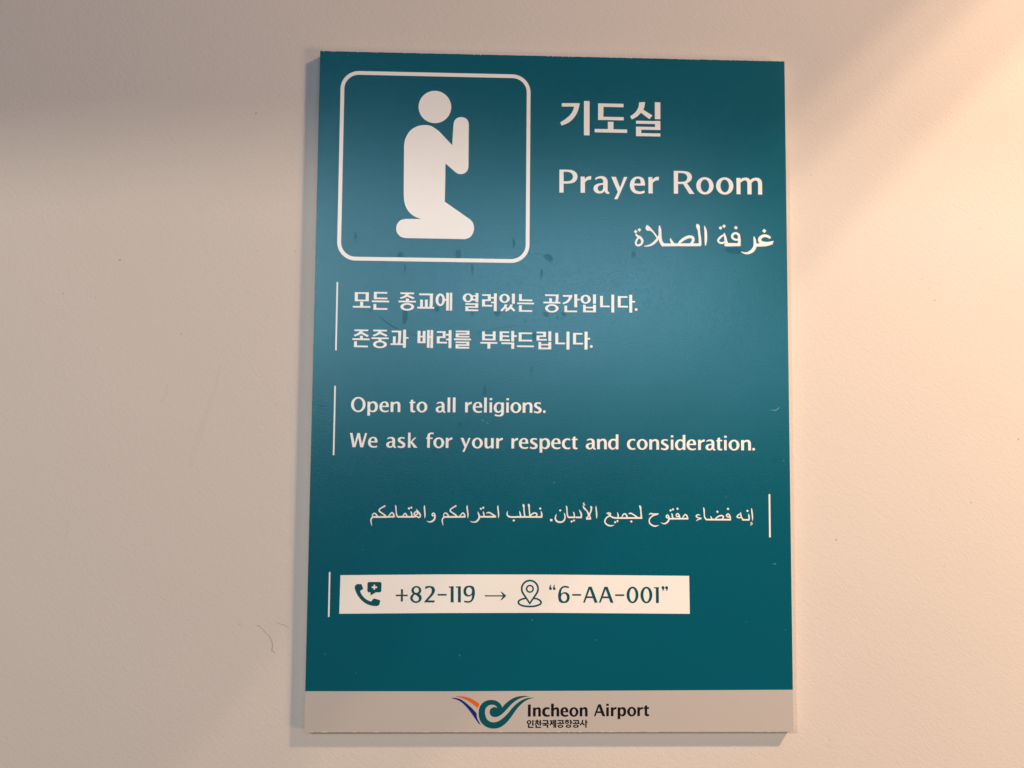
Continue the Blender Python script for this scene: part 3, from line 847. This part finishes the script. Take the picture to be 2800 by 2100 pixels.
    'P -119.76,-123.81~ -119.18,-123.01~ -118.18,-122.69 -115.98,-122.72 -115.64,-123.59 -114.92,-125.5 -116.5,-126.58 -116.61,-127.17~ -115.65,-129.16~ -113.4,-131.53~ -110.98,-132.79~ -109.77,-133.11 -108.99,-131.91~ -108,-131.31 -104.58,-132.3 -104.56,-133.09~ -105.13,-135.08~ -106.72,-135.79~ -110.13,-135.41~ -113.36,-134.11~ -116.61,-131.34~ -118.88,-127.98~ -119.93,-125.2~',
    'P -111.39,-121.39 -104.85,-121.36 -104.17,-121.64~ -103.87,-122.35 -103.88,-126.53 -104.19,-127.21~ -104.86,-127.53 -107.15,-127.54 -110.32,-129.38 -110.36,-127.55 -111.48,-127.55 -112,-127.24~ -112.3,-126.56 -112.3,-122.39 -111.99,-121.67~',
    '-P -108.64,-122.97 -107.63,-122.97 -107.62,-124 -106.41,-123.99 -106.39,-125.03 -107.52,-125.03 -107.58,-125.75 -108.3,-126.27 -108.58,-125.95 -108.6,-125.04 -109.76,-125.04 -109.78,-124.01 -108.62,-124',
  ],
  'map_pin_icon': [
    'PIN -13.33,-125.09,5.5,4.5,9.54,8.04',
    'E -13.33,-125.09,2.46,2.4',
    '-E -13.33,-125.09,1.58,1.56',
    'V -15.75,-130.85,0.91 -18.09,-131.34,0.91 -19.81,-132.24,0.97 -20.29,-133.32,1 -19.67,-134.4,0.97 -17.75,-135.29,0.97 -15.48,-135.67,0.97 -13.29,-135.75,0.97 -11.07,-135.66,0.97 -8.8,-135.17,0.97 -6.98,-134.36,0.97 -6.38,-133.34,1 -6.99,-132.2,0.97 -8.82,-131.19,0.91 -10.89,-130.84,0.91',
  ],
  'divider_rule_A': [
    'R -134.99,20.22,-134.02,62.97',
  ],
  'divider_rule_B': [
    'R -135.03,-44.55,-134.06,-1.78',
  ],
  'divider_rule_C': [
    'R -135.85,-142.38,-134.9,-115.52',
  ],
  'divider_rule_D': [
    'R 134.87,-93.06,135.91,-66.43',
  ],
  'hotline_panel': [
    'P -128.82,-117.36 -69.06,-116.64 -1.92,-116.44 84.85,-116.85 85.13,-139.91 -1.8,-139.57 -68.75,-139.9 -129.07,-140.49',
  ],
  'frame': [
    'RR -135.17,76.69,-14.98,198.19,11.6,2.4',
  ],
  'worshipper_pictogram': [
    'E -75.52,175.9,10.3,10.5',
    'P -64.3,151.39 -63.64,164.65 -63.14,166.97~ -61.51,168.93~ -58.89,169.68~ -56.02,168.97~ -54.41,167.07~ -53.94,164.84 -53.86,137.94 -54.5,135.24~ -56.28,133.52~ -58.6,132.87~ -60.85,133.29~ -62.74,134.7 -68.35,139.58 -68.48,114.98 -53.03,104.37 -50.84,102.12~ -49.9,98.34~ -50.69,94.92~ -52.67,92.46~ -55.5,91.35 -92.72,91.42 -95.71,92.28~ -97.97,94.67~ -98.61,97.38~ -97.99,100.34~ -95.88,102.73~ -92.77,103.62 -83.24,103.7 -87.74,105.52~ -91.51,109.03~ -93.68,113.93~ -94.29,119.24 -94.57,150.57 -93.75,155.19~ -90.83,160.24~ -86.38,163.18~ -81.89,164.04~ -77.37,163.36~ -72.68,160.22',
  ],
  'orange_wing': [
    'P -57.64,-189.54 -55.26,-189.48~ -52.46,-189.76~ -49.64,-190.5~ -46.55,-191.95~ -43.38,-194.07 -44.54,-196.54 -46.8,-194.7~ -49.62,-192.64~ -52.44,-191.21~ -54.97,-190.31~ -57.22,-189.84~',
  ],
  'blue_wing': [
    'P -60.71,-190.58 -59.17,-190.44~ -57.21,-190.66~ -54.39,-191.6~ -51.01,-194.01~ -47.89,-196.76~ -45.2,-199.5 -45.05,-200.87~ -44.47,-203.07~ -42.53,-206.57 -44.16,-205.26~ -46.15,-202.52~ -48.99,-198.68~ -51.55,-195.66~ -54.38,-193.05~ -57.48,-191.49~',
  ],
  'teal_swirl': [
    'P -29.68,-196.27 -28.29,-194.57~ -25.78,-192.37~ -22.14,-190.3~ -18.77,-189.48~ -15.4,-189.34~ -13.14,-189.61 -15.96,-189.95~ -18.76,-190.77~ -21.56,-192.23~ -24.36,-194.57~ -27.14,-197.59~ -29.36,-199.78~ -31.6,-201.29~ -33.83,-201.84~ -35.8,-201.43~ -36.93,-200.19~ -37.23,-198.68~ -36.74,-197.17~ -35.57,-196.27~ -33.89,-195.99~ -32.54,-196.43 -33.33,-195.39~ -34.74,-194.7~ -36,-194.56~ -37.82,-194.98~ -39.35,-196.21~ -40.04,-198.13~ -39.87,-200.6~ -38.87,-203.07~ -36.89,-204.58~ -34.64,-204.99~ -32.13,-204.44~ -29.34,-202.66~ -26.28,-199.78~ -23.5,-196.49~ -20.15,-193.33~ -16.51,-191.27~ -13.42,-190.44~ -10.1,-190.39 -13.13,-191.13~ -15.94,-192.51~ -18.45,-194.57~ -20.96,-197.32~ -24.3,-201.98~ -27.35,-205.54~ -30.97,-208.01~ -34.61,-208.69~ -38.26,-208.05~ -41.36,-206.08~ -43.2,-203.34~ -43.89,-199.78~ -43.36,-196.21~ -41.48,-193.47~ -38.97,-192.09~ -36.03,-191.73~ -33.36,-192.23~ -31.38,-193.47~ -30.25,-194.84~',
  ],
  'airport_name_text': [
    'R -13.95,-201.52,-12.41,-194.51',
    'P -10.86,-201.48 -10.89,-196.34 -9.48,-196.3 -9.44,-196.97 -8.64,-196.28~ -7.84,-196.08~ -6.83,-196.42~ -6.38,-197.16~ -6.26,-198.15~ -6.24,-201.48 -7.65,-201.48 -7.66,-198.14~ -7.83,-197.36~ -8.23,-197.12~ -8.94,-197.36~ -9.43,-197.95 -9.41,-201.48',
    'P -0.96,-196.38 -1.1,-197.46 -1.8,-197.13~ -2.4,-197.07~ -3.41,-197.75~ -3.7,-198.83~ -3.35,-200.11~ -2.39,-200.7~ -1.78,-200.66~ -0.94,-200.41 -0.93,-201.45 -1.78,-201.64~ -2.58,-201.68~ -4.19,-201.29~ -5.1,-200.11~ -5.27,-198.83~ -4.98,-197.36~ -4.02,-196.42~ -2.51,-196.08~ -1.71,-196.14~',
    'P 0.17,-201.49 0.09,-193.96 1.6,-193.96 1.62,-196.97 2.52,-196.28~ 3.32,-196.12~ 4.33,-196.42~ 4.8,-197.17~ 4.92,-198.15~ 4.94,-201.49 3.45,-201.49 3.43,-198.15~ 3.31,-197.46~ 2.93,-197.17~ 2.22,-197.46~ 1.62,-198.15 1.64,-201.49',
    'P 10.44,-199.04 10.38,-197.95~ 9.97,-196.87~ 9.26,-196.28~ 8.16,-196.09~ 6.85,-196.42~ 6.01,-197.36~ 5.79,-198.84~ 6.02,-200.31~ 6.97,-201.33~ 8.38,-201.69~ 9.48,-201.59~ 10.39,-201.29 10.33,-200.41 9.48,-200.67~ 8.58,-200.7~ 7.57,-200.27~ 7.26,-199.03',
    '-P 7.26,-198.5 7.42,-197.76~ 7.76,-197.07~ 8.16,-196.87~ 8.7,-197.17~ 9.07,-198.5',
    'E 13.9,-198.9,2.72,2.79',
    '-E 13.94,-198.9,1.25,1.93',
    'P 17.54,-201.44 17.52,-196.29 18.93,-196.25 18.98,-196.92 19.78,-196.23~ 20.59,-196.03~ 21.6,-196.37~ 22.04,-197.11~ 22.16,-198.1~ 22.17,-201.44 20.76,-201.44 20.75,-198.1~ 20.59,-197.31~ 20.19,-197.07~ 19.48,-197.31~ 18.98,-197.9 18.99,-201.44',
    'P 26.18,-201.34 28.79,-194.38 30.25,-194.38 32.94,-201.35 31.46,-201.35 30.55,-199.44 27.73,-199.44 27.07,-201.34',
    '-P 28.13,-198.59 29.24,-195.76 30.35,-198.59',
    'R 33.72,-201.35,35.14,-196.19',
    'R 33.72,-195.17,35.13,-194.06',
    'P 36.57,-201.31 36.57,-196.19 37.92,-196.19 38.02,-196.98~ 38.53,-196.29~ 39.84,-196.04 39.78,-197.28 38.93,-197.28~ 38.22,-197.67~ 37.98,-198.36 37.98,-201.31',
    'P 40.69,-203.08 40.69,-196.19 42.06,-196.19 42.12,-196.78 42.97,-196.19~ 43.78,-196.04~ 44.89,-196.39~ 45.56,-197.38~ 45.76,-198.6~ 45.5,-200.13~ 44.69,-201.08~ 43.58,-201.43~ 42.67,-201.21~ 42.12,-200.72 42.12,-203.08',
    '-P 42.12,-197.97 42.57,-197.28~ 43.18,-197.02~ 43.88,-197.38~ 44.25,-198.56~ 44.08,-199.84~ 43.38,-200.53~ 42.67,-200.37~ 42.12,-199.74',
    'E 49.2,-198.7,2.69,2.8',
    '-E 49.24,-198.7,1.25,1.93',
    'P 52.73,-201.26 52.74,-196.14 54.1,-196.14 54.2,-196.93~ 54.71,-196.24~ 56.02,-195.98 55.96,-197.22 55.11,-197.22~ 54.4,-197.62~ 54.16,-198.31 54.15,-201.26',
    'P 56.57,-196.99 56.57,-196.24 57.24,-196.2 57.38,-195.11 58.56,-195.01 58.55,-196.1 59.67,-196.1 59.67,-196.99 58.59,-196.99 58.59,-199.55~ 58.75,-200.14~ 59.15,-200.34~ 59.8,-200.3 59.8,-201.16 58.95,-201.36~ 58.14,-201.32~ 57.43,-200.89~ 57.23,-200.14~ 57.24,-196.99',
  ],
  'korean_name_text': [
    'E -13.3,-204.97,1.3,1.21',
    '-E -13.3,-204.97,0.64,0.74',
    'R -11.36,-206.93,-10.63,-203.73',
    'R -13.87,-208.24,-13.15,-206.38',
    'R -13.87,-208.24,-10.68,-207.71',
    'R -8.84,-204.23,-8.03,-203.54',
    'R -9.76,-204.58,-7.39,-204.09',
    'P -8.89,-204.52 -7.99,-204.52 -8.19,-205.21~ -9.58,-206.48 -9.95,-205.99 -8.99,-205.21~',
    'P -8.39,-204.91 -7.17,-206.28 -7.67,-206.68 -8.68,-205.56',
    'R -7.42,-205.36,-6.68,-204.91',
    'R -6.78,-206.87,-6.08,-203.74',
    'R -9.34,-208.24,-8.61,-206.58',
    'R -9.33,-208.24,-6.06,-207.71',
    'R -5.02,-204.23,-1.73,-203.74',
    'R -2.45,-205.5,-1.72,-203.74',
    'R -5.47,-205.92,-1.31,-205.44',
    'R -3.72,-206.48,-3,-205.8',
    'R -5,-206.93,-1.71,-206.42',
    'R -2.39,-208.25,-1.71,-206.43',
    'R -0.66,-204.39,1.25,-203.9',
    'P -0.06,-204.33 0.75,-204.33 0.55,-205.41~ -0.34,-206.88 -0.85,-206.39 -0.15,-205.41~',
    'P 0.55,-205.21 1.26,-206.1 0.82,-206.49 0.15,-205.7',
    'R 1.01,-205.45,1.66,-204.98',
    'R 1.56,-208.06,2.18,-203.64',
    'R 2.5,-208.19,3.11,-203.61',
    'R 4.06,-204.2,7.58,-203.69',
    'R 6.84,-205.51,7.52,-203.69',
    'R 5.17,-205.61,5.88,-204.73',
    'R 3.73,-205.92,7.93,-205.45',
    'E 5.79,-207.33,1.65,0.88',
    '-E 5.79,-207.33,0.9,0.47',
    'R 9.39,-203.96,10.1,-203.49',
    'R 8.49,-204.28,11.1,-203.85',
    'E 9.7,-205.12,1.17,0.82',
    '-E 9.7,-205.12,0.6,0.43',
    'R 11.71,-206.2,12.39,-203.61',
    'R 12.31,-205.07,12.92,-204.63',
    'E 10.65,-207.34,1.61,0.88',
    '-E 10.65,-207.34,0.91,0.47',
    'R 13.52,-204.2,16.98,-203.69',
    'R 16.3,-205.52,16.98,-203.69',
    'R 14.63,-205.62,15.29,-204.73',
    'R 13.08,-205.93,17.39,-205.46',
    'E 15.18,-207.34,1.65,0.88',
    '-E 15.18,-207.34,0.91,0.47',
    'P 18.85,-203.75 19.66,-203.75 19.46,-204.74~ 18.96,-205.72~ 18.06,-206.89 17.59,-206.36 18.45,-205.42~ 18.82,-204.64~',
    'P 19.26,-205.13 20.53,-206.41 20.07,-206.9 18.86,-205.72',
    'R 20.93,-208.07,21.62,-203.56',
    'R 21.53,-205.23,22.28,-204.74',
  ],
  'footer': [
    'P -148.86,-186.6 -63.7,-186.64 20.74,-186.29 148.73,-185.63 148.5,-210.83 -148.5,-210.83',
  ],
  'water_marks': [
    ['V -51.09,75.6,0.46 -50.6,72.6,1.6 -50.79,68.66,0.46'],
    ['V -13.53,12.07,0.46 -13.06,9.33,1.82 -13.49,6.59,0.68'],
    ['V -93.32,74.95,0.46 -92.6,72.65,1.37 -93.01,69.64,0.46'],
    ['V -7.49,73.25,0.46 -7.24,70.24,1.61 -7.45,66.29,0.46'],
    ['P -6.39,81.41 -2.94,82.86~ -0.16,80.11~ -2.46,77.75~'],
    ['V -92.09,45.37,2.87 -92.18,41.22,3.12 -92.68,38.72,2.71 -92.95,37.56,1.23'],
    ['P -74.13,48.11 -72.08,48.76~ -70.75,47.24~ -71.01,45.66~ -72.36,44.89~ -73.69,45.83~'],
    ['P -124.99,27.34 -123.69,27.77 -123.65,25.71 -124.55,25.69~'],
    ['P -37.03,45.7 -32.69,45.89 -32.84,44.82~ -33.75,43.09~ -35.3,42.85~ -36.7,43.68~'],
    ['P -51.26,45.2 -49.5,45.22 -49.69,43.5~ -50.46,43.09~ -51.24,43.64~'],
    ['P -6.32,45.34 -4.77,45.83 -2.43,45.08 -2.58,43.98~ -3.82,42.71~ -5.69,43.63~'],
    ['P 5.34,45.97 7.98,46 8.61,44.6~ 7.06,43.17~ 5.97,43.94~'],
    ['V 2.64,43.43,0.81 2.96,42.34,0.93 3.18,41.09,0.31'],
    ['V -17.78,42.21,0.25 -17.46,40.34,0.81 -17.6,38.78,0.31'],
    ['P -12.75,32.29 -10.12,33.42 -10.4,28.11 -12.88,28.39'],
    ['E -59.48,81.75,1.79,3.02'],
    ['V -25.62,93.05,0.6 -24.7,90.03,1.95 -25.19,86.23,0.75'],
    ['E -95.88,80.43,1.93,2.26'],
    ['V -124.08,94.46,0.59 -123.89,92.58,1.48 -124.12,89.18,0.59'],
    ['P 108.38,87.27 111.09,88.53~ 117.17,88.42~ 120.53,86.44~ 117.13,84.55~ 111.06,85.27~'],
    ['E 50.65,83.1,1.61,1.89'],
    ['V -42.07,0.14,0.41 -42.24,-2.74,1.89 -42.22,-5.21,2.05 -41.71,-6.64,0.41'],
    ['P -57.56,-22.19 -57.01,-23.82~ -55.57,-25.03~ -56.16,-26.76~ -57.39,-26.77~ -58.22,-25.47~'],
  ],
  'scratch': [
    ['V -108.31,42.33,0.12 -104.35,38.48,0.29 -101.04,36.33,0.33 -98.15,34.84,0.29 -94.63,33.06,0.12'],
    ['V -91.34,32.19,0.12 -88.25,30.99,0.25 -84.55,30.04,0.2'],
    ['V -48.17,31.21,0.09 -45.71,32.18,0.19 -40.16,33.81,0.15 -33.37,35.45,0.12 -21.62,37.1,0.09'],
    ['V -114.72,45.48,0.16 -113.48,45.08,0.37 -112.47,45.67,0.12'],
    ['V -144.23,-13.45,0.13 -142.41,-14.79,0.36 -139.52,-13.85,0.13'],
  ],
  'pale_scratch': [
    ['V -44.1,-21.81,0.08 -43.07,-22.29,0.33 -42.25,-22.73,0.12'],
    ['V -41.14,-23.26,0.12 -40.19,-23.86,0.29 -39.49,-24.47,0.12'],
    ['V 136.53,-13.77,0.18 139.77,-14.2,0.56 142.57,-12.1,0.23'],
    ['V 136.75,-109.58,0.14 138.59,-109.12,0.37 138.81,-110.02,0.14'],
  ],
  'pale_speck': [
    ['E 1.19,-60.26,0.32,0.49'],
    ['E -55.77,-165.23,0.2,0.5'],
    ['E -137.07,-164.59,0.37,0.2'],
    ['E -11.78,-143.87,0.25,0.42'],
    ['E 108.26,-68.49,0.3,0.23'],
    ['E 144.68,-45.44,0.37,0.27'],
    ['E -131.05,208.25,0.28,0.29'],
    ['E 27.17,-155.88,0.25,0.24'],
    ['E -118.36,-175.75,0.26,0.2'],
    ['E -55.99,-165.23,0.16,0.22'],
    ['E 144.46,-149.43,0.23,0.27'],
    ['E -115.6,-101.92,0.18,0.31'],
    ['E 1.19,-60.37,0.23,0.22'],
    ['E 119.97,-144.62,0.18,0.18'],
    ['E -27.47,-10.88,0.18,0.27'],
  ],
  'english_heading': [
    'G P,3.65,122.14,0.0671,0.0682',
    'G r,17.14,122.26,0.0672,0.0682',
    'G a,25.34,122.33,0.0672,0.0683',
    'G y,36.57,122.43,0.0673,0.0683',
    'G e,48.43,122.53,0.0674,0.0684',
    'G r,60.23,122.64,0.0675,0.0684',
    'G R,76.44,122.78,0.0676,0.0685',
    'G o,90.78,122.91,0.0677,0.0685',
    'G o,103.46,123.02,0.0678,0.0686',
    'G m,116.55,123.14,0.0679,0.0686',
  ],
  'english_text_line': [
    'G O,-124.52,-17.72,0.0406,0.0409',
    'G p,-114.41,-17.67,0.0407,0.0409',
    'G e,-107.09,-17.64,0.0407,0.0409',
    'G n,-100.17,-17.62,0.0407,0.0409',
    'G t,-88.68,-17.57,0.0408,0.0410',
    'G o,-84.23,-17.55,0.0408,0.0410',
    'G a,-72.39,-17.5,0.0408,0.0410',
    'G l,-65.08,-17.47,0.0409,0.0410',
    'G l,-61.81,-17.46,0.0409,0.0410',
    'G r,-54.2,-17.42,0.0409,0.0411',
    'G e,-49.51,-17.4,0.0410,0.0411',
    'G l,-42.46,-17.37,0.0410,0.0411',
    'G i,-39.1,-17.36,0.0410,0.0411',
    'G g,-36.48,-17.35,0.0410,0.0411',
    'G i,-28.72,-17.32,0.0411,0.0411',
    'G o,-26.14,-17.31,0.0411,0.0411',
    'G n,-18.54,-17.28,0.0411,0.0411',
    'G s,-11.59,-17.25,0.0411,0.0412',
    'G .,-5.91,-17.22,0.0412,0.0412',
  ],
  'english_text_line_2': [
    'G W,-124.85,-39.53,0.0405,0.0407',
    'G e,-113.67,-39.53,0.0405,0.0407',
    'G a,-102.47,-39.52,0.0406,0.0407',
    'G s,-95.53,-39.51,0.0406,0.0407',
    'G k,-89.14,-39.51,0.0407,0.0407',
    'G f,-78,-39.5,0.0407,0.0408',
    'G o,-73.52,-39.5,0.0407,0.0408',
    'G r,-65.9,-39.49,0.0408,0.0408',
    'G y,-56.8,-39.48,0.0408,0.0408',
    'G o,-49.76,-39.48,0.0408,0.0408',
    'G u,-41.96,-39.47,0.0409,0.0409',
    'G r,-34.76,-39.47,0.0409,0.0409',
    'G r,-25.34,-39.46,0.0410,0.0409',
    'G e,-20.76,-39.46,0.0410,0.0409',
    'G s,-13.91,-39.45,0.0410,0.0409',
    'G p,-7.88,-39.45,0.0410,0.0409',
    'G e,-0.74,-39.44,0.0411,0.0410',
    'G c,5.92,-39.44,0.0411,0.0410',
    'G t,11.96,-39.43,0.0411,0.0410',
    'G a,20.81,-39.43,0.0412,0.0410',
    'G n,27.81,-39.42,0.0412,0.0410',
    'G d,34.61,-39.42,0.0412,0.0410',
    'G c,46.45,-39.41,0.0413,0.0411',
    'G o,52.57,-39.4,0.0413,0.0411',
    'G n,60.38,-39.4,0.0414,0.0411',
    'G s,67.62,-39.39,0.0414,0.0411',
    'G i,73.83,-39.39,0.0414,0.0411',
    'G d,76.44,-39.39,0.0414,0.0411',
    'G e,83.69,-39.38,0.0415,0.0411',
    'G r,90.95,-39.37,0.0415,0.0412',
    'G a,95.56,-39.37,0.0415,0.0412',
    'G t,102.28,-39.37,0.0416,0.0412',
    'G i,107.27,-39.36,0.0416,0.0412',
    'G o,110.06,-39.36,0.0416,0.0412',
    'G n,117.96,-39.35,0.0416,0.0412',
    'G .,124.95,-39.35,0.0417,0.0412',
  ],
  'hairline_crack': [
    ['V -180.5,-149.15,0.09 -178.77,-148.87,0.48 -177.8,-150.07,0.26 -175.88,-151.66,0.29 -174.49,-153.38,0.31 -172.72,-154.7,0.39 -171.46,-156.83,0.48 -170.55,-158.68,0.53 -170.43,-160.27,0.5 -170.2,-161.86,0.53 -170.61,-163.72,0.61 -169.39,-164.51,0.48 -168.34,-165.78,0.31'],
    ['V -168.91,-146.59,0.13 -167.15,-147.38,0.26 -164.18,-148.31,0.4 -162.28,-149.1,0.35 -160.64,-150.56,0.26'],
    ['V -191.23,-147.98,0.13 -190.43,-147.97,0.31 -189.74,-148.37,0.13'],
  ],
  'paint_chip': [
    ['V -271.66,75.79,0.11 -271.21,76.34,0.58 -270.88,76.95,0.11'],
    ['V -305.62,54.38,0.11 -305.28,54.8,0.44 -305.03,55.27,0.11'],
    ['V -189.82,171.57,0.11 -189.35,172.14,0.59 -189.01,172.77,0.11'],
    ['V -232.21,29.84,0.11 -231.86,30.26,0.45 -231.61,30.72,0.11'],
    ['V -285.67,51.98,0.11 -285.4,52.32,0.36 -285.2,52.69,0.11'],
    ['V -174.93,183.57,0.11 -174.64,183.92,0.37 -174.43,184.31,0.11'],
    ['V 277.11,105.32,0.12 277.47,105.72,0.43 277.74,106.15,0.12'],
    ['V 246.07,57.74,0.12 246.46,58.18,0.47 246.76,58.66,0.12'],
    ['V 166.76,138.52,0.12 167.11,138.91,0.43 167.38,139.35,0.12'],
    ['V 179.11,-95.37,0.11 179.61,-94.83,0.6 179.98,-94.24,0.11'],
    ['V 266.11,-71.38,0.12 266.54,-70.92,0.51 266.87,-70.41,0.12'],
    ['V 248.02,-111.22,0.12 248.33,-110.89,0.37 248.57,-110.53,0.12'],
    ['V 298.02,-31.1,0.12 298.49,-30.59,0.56 298.85,-30.03,0.12'],
    ['V 238.16,71.31,0.12 238.43,71.61,0.33 238.64,71.95,0.12'],
    ['V 242.55,65.18,0.12 242.82,65.49,0.33 243.03,65.82,0.12'],
    ['V 296.4,222.12,0.12 296.68,222.44,0.34 296.9,222.79,0.12'],
    ['V -186.3,83.15,0.11 -186.01,83.49,0.36 -185.8,83.87,0.11'],
    ['V -162.52,83.3,0.11 -162.23,83.64,0.36 -162.02,84.01,0.11'],
    ['V -172.17,-13.84,0.11 -171.85,-13.47,0.4 -171.62,-13.05,0.11'],
    ['V 246.37,-76.41,0.12 246.64,-76.12,0.33 246.85,-75.79,0.12'],
    ['V -247.39,154.07,0.11 -247.18,154.33,0.27 -247.02,154.61,0.11'],
  ],
  'scuff_mark': [
    ['V -207.54,10.6,0.67 -208.62,1.44,1.78 -211.46,-8.86,2.67 -214.29,-19.13,2.44 -217.97,-30.51,3.1 -221.58,-44.12,2.65 -223.52,-53.15,0.66'],
    ['V -239.14,-1.18,0.44 -239.66,-5.75,2.22 -241.51,-10.77,1.99 -242.79,-12.6,0.44'],
    ['V -297.9,-85.03,0.44 -296.34,-90.58,1.74 -298.32,-96.14,0.65'],
    ['V 180.84,-210.33,0.45 175.25,-215.2,2.04 173.33,-220.28,1.81 174.65,-223.6,0.45'],
  ],
}

# ------------------------------------------------------------------ the wall
wall = box_mesh('wall', -1.3, 1.3, T, T + 0.12, HZ - 1.5, HZ + 1.1, M_wall)
wall['kind'] = 'structure'
root_world['wall'] = Vector((0, 0, 0))
for nm, mt in (('hairline_crack', M_crack), ('paint_chip', M_chip), ('scuff_mark', M_scuff)):
    for ln in DATA[nm]:
        sheet(nm, parse(ln, GLYPHS), mt, wall, out=-T * 1000 + 0.05)

# ------------------------------------------------------------------ the sign
BW, BH = 148.5, 210.825
sign = bpy.data.objects.new('prayer_room_sign', None)
sign.empty_display_size = 0.05
sign.location = mm(0, -BH, -T * 1000)
S.collection.objects.link(sign)
root_world['prayer_room_sign'] = mm(0, -BH, -T * 1000)
sign['label'] = 'teal prayer room sign board with white kneeling pictogram and white writing on cream wall'
sign['category'] = 'sign'

def part(name, lines, mat, parent=sign, out=0.1, label=None, grow=0.0):
    o = sheet(name, parse(lines, GLYPHS), mat, parent, out, grow)
    if label:
        o['label'] = label
    return o

import random
rnd = random.Random(7)
board = box_mesh('board', -BW / 1000, BW / 1000, 0.0001, T, -BH / 1000, BH / 1000, M_core)
board.parent = sign
board.location = mm(0, 0, 0) - sign.location

# printed teal film, its saw-cut top edge slightly ragged so that the pale core shows
top = []
x = -BW
top.append((x, BH - 0.02))
while x < BW - 2:
    x += rnd.uniform(0.5, 2.2)
    d = rnd.uniform(0.0, 0.16)
    if rnd.random() < 0.16 or (x > 75 and rnd.random() < 0.25):
        d = rnd.uniform(0.25, 0.75)
        top += [(x - 0.35, BH - 0.05), (x, BH - d), (x + 0.4, BH - 0.06)]
        x += 0.5
    else:
        top.append((x, BH - d))
top.append((BW, BH - 0.02))
JOIN = [(-148.5, -186.6), (-63.7, -186.62), (20.74, -186.29), (148.5, -185.63)]
teal = sheet('teal_film', [([*JOIN, *top[::-1]], False)], M_teal, sign, 0.0)
bot = []
x = BW - 0.3
while x > -BW + 2:
    d = rnd.uniform(0.0, 0.14)
    if rnd.random() < 0.2:
        d = rnd.uniform(0.2, 0.5)
    bot.append((x, -BH + d))
    x -= rnd.uniform(0.5, 2.0)
footer = sheet('footer_strip', [([*[(a, b - 0.01) for a, b in JOIN], (BW, -BH + .02), *bot, (-BW, -BH + .02)], False)], M_footer, sign, 0.0)
footer['label'] = 'pale footer strip with the airport emblem and name'

# pictogram
fr = part('pictogram_frame', DATA['frame'], M_white, label='rounded white square outline round the pictogram')
part('worshipper_figure', DATA['worshipper_pictogram'], M_white, parent=fr, label='white kneeling praying figure')
# headings
part('korean_heading', DATA['korean_heading'], M_white)
part('english_heading', DATA['english_heading'], M_white)
part('arabic_heading', DATA['arabic_heading'], M_white)
# body text, beside thin rules
for k in 'ABCD':
    part('divider_rule', DATA['divider_rule_' + k], M_white)
part('korean_text_line', DATA['korean_text_line'], M_white, label='upper white line of Korean text')
part('korean_text_line', DATA['korean_text_line_2'], M_white, label='lower white line of Korean text')
part('english_text_line', DATA['english_text_line'], M_white, label='short white line of English text')
part('english_text_line', DATA['english_text_line_2'], M_white, label='long white line of English text')
part('arabic_text_line', DATA['arabic_text_line'], M_white)
# telephone panel
pn = part('hotline_panel', DATA['hotline_panel'], M_white, label='white panel with telephone number and location code')
part('telephone_icon', DATA['telephone_icon'], M_logo, parent=pn, out=0.2, grow=0.04)
part('hotline_number', DATA['hotline_digits'], M_logo, parent=pn, out=0.2, grow=0.04)
part('arrow', DATA['arrow'], M_logo, parent=pn, out=0.2, grow=0.04)
part('map_pin_icon', DATA['map_pin_icon'], M_logo, parent=pn, out=0.2, grow=0.04)
part('location_code', DATA['location_code'], M_logo, parent=pn, out=0.2, grow=0.04)
# airport emblem and name
part('emblem_swirl', DATA['teal_swirl'], M_logo, parent=footer)
part('emblem_wing', DATA['orange_wing'], M_orange, parent=footer, label='orange wing of the emblem')
part('emblem_wing', DATA['blue_wing'], M_blue, parent=footer, label='blue wing of the emblem')
part('airport_name', DATA['airport_name_text'], M_ink, parent=footer, grow=0.07)
part('korean_airport_name', DATA['korean_name_text'], M_ink, parent=footer, grow=0.07)
# wear
for ln in DATA['water_marks']:
    part('water_mark', ln, M_mark, parent=teal, out=0.05)
for ln in DATA['scratch']:
    part('scratch', ln, M_scratch, parent=teal, out=0.07)
for ln in DATA['pale_scratch']:
    part('scratch', ln, M_pale, parent=teal, out=0.08, label='pale scratch')
for ln in DATA['pale_speck']:
    part('paint_speck', ln, M_pale, parent=teal, out=0.08)
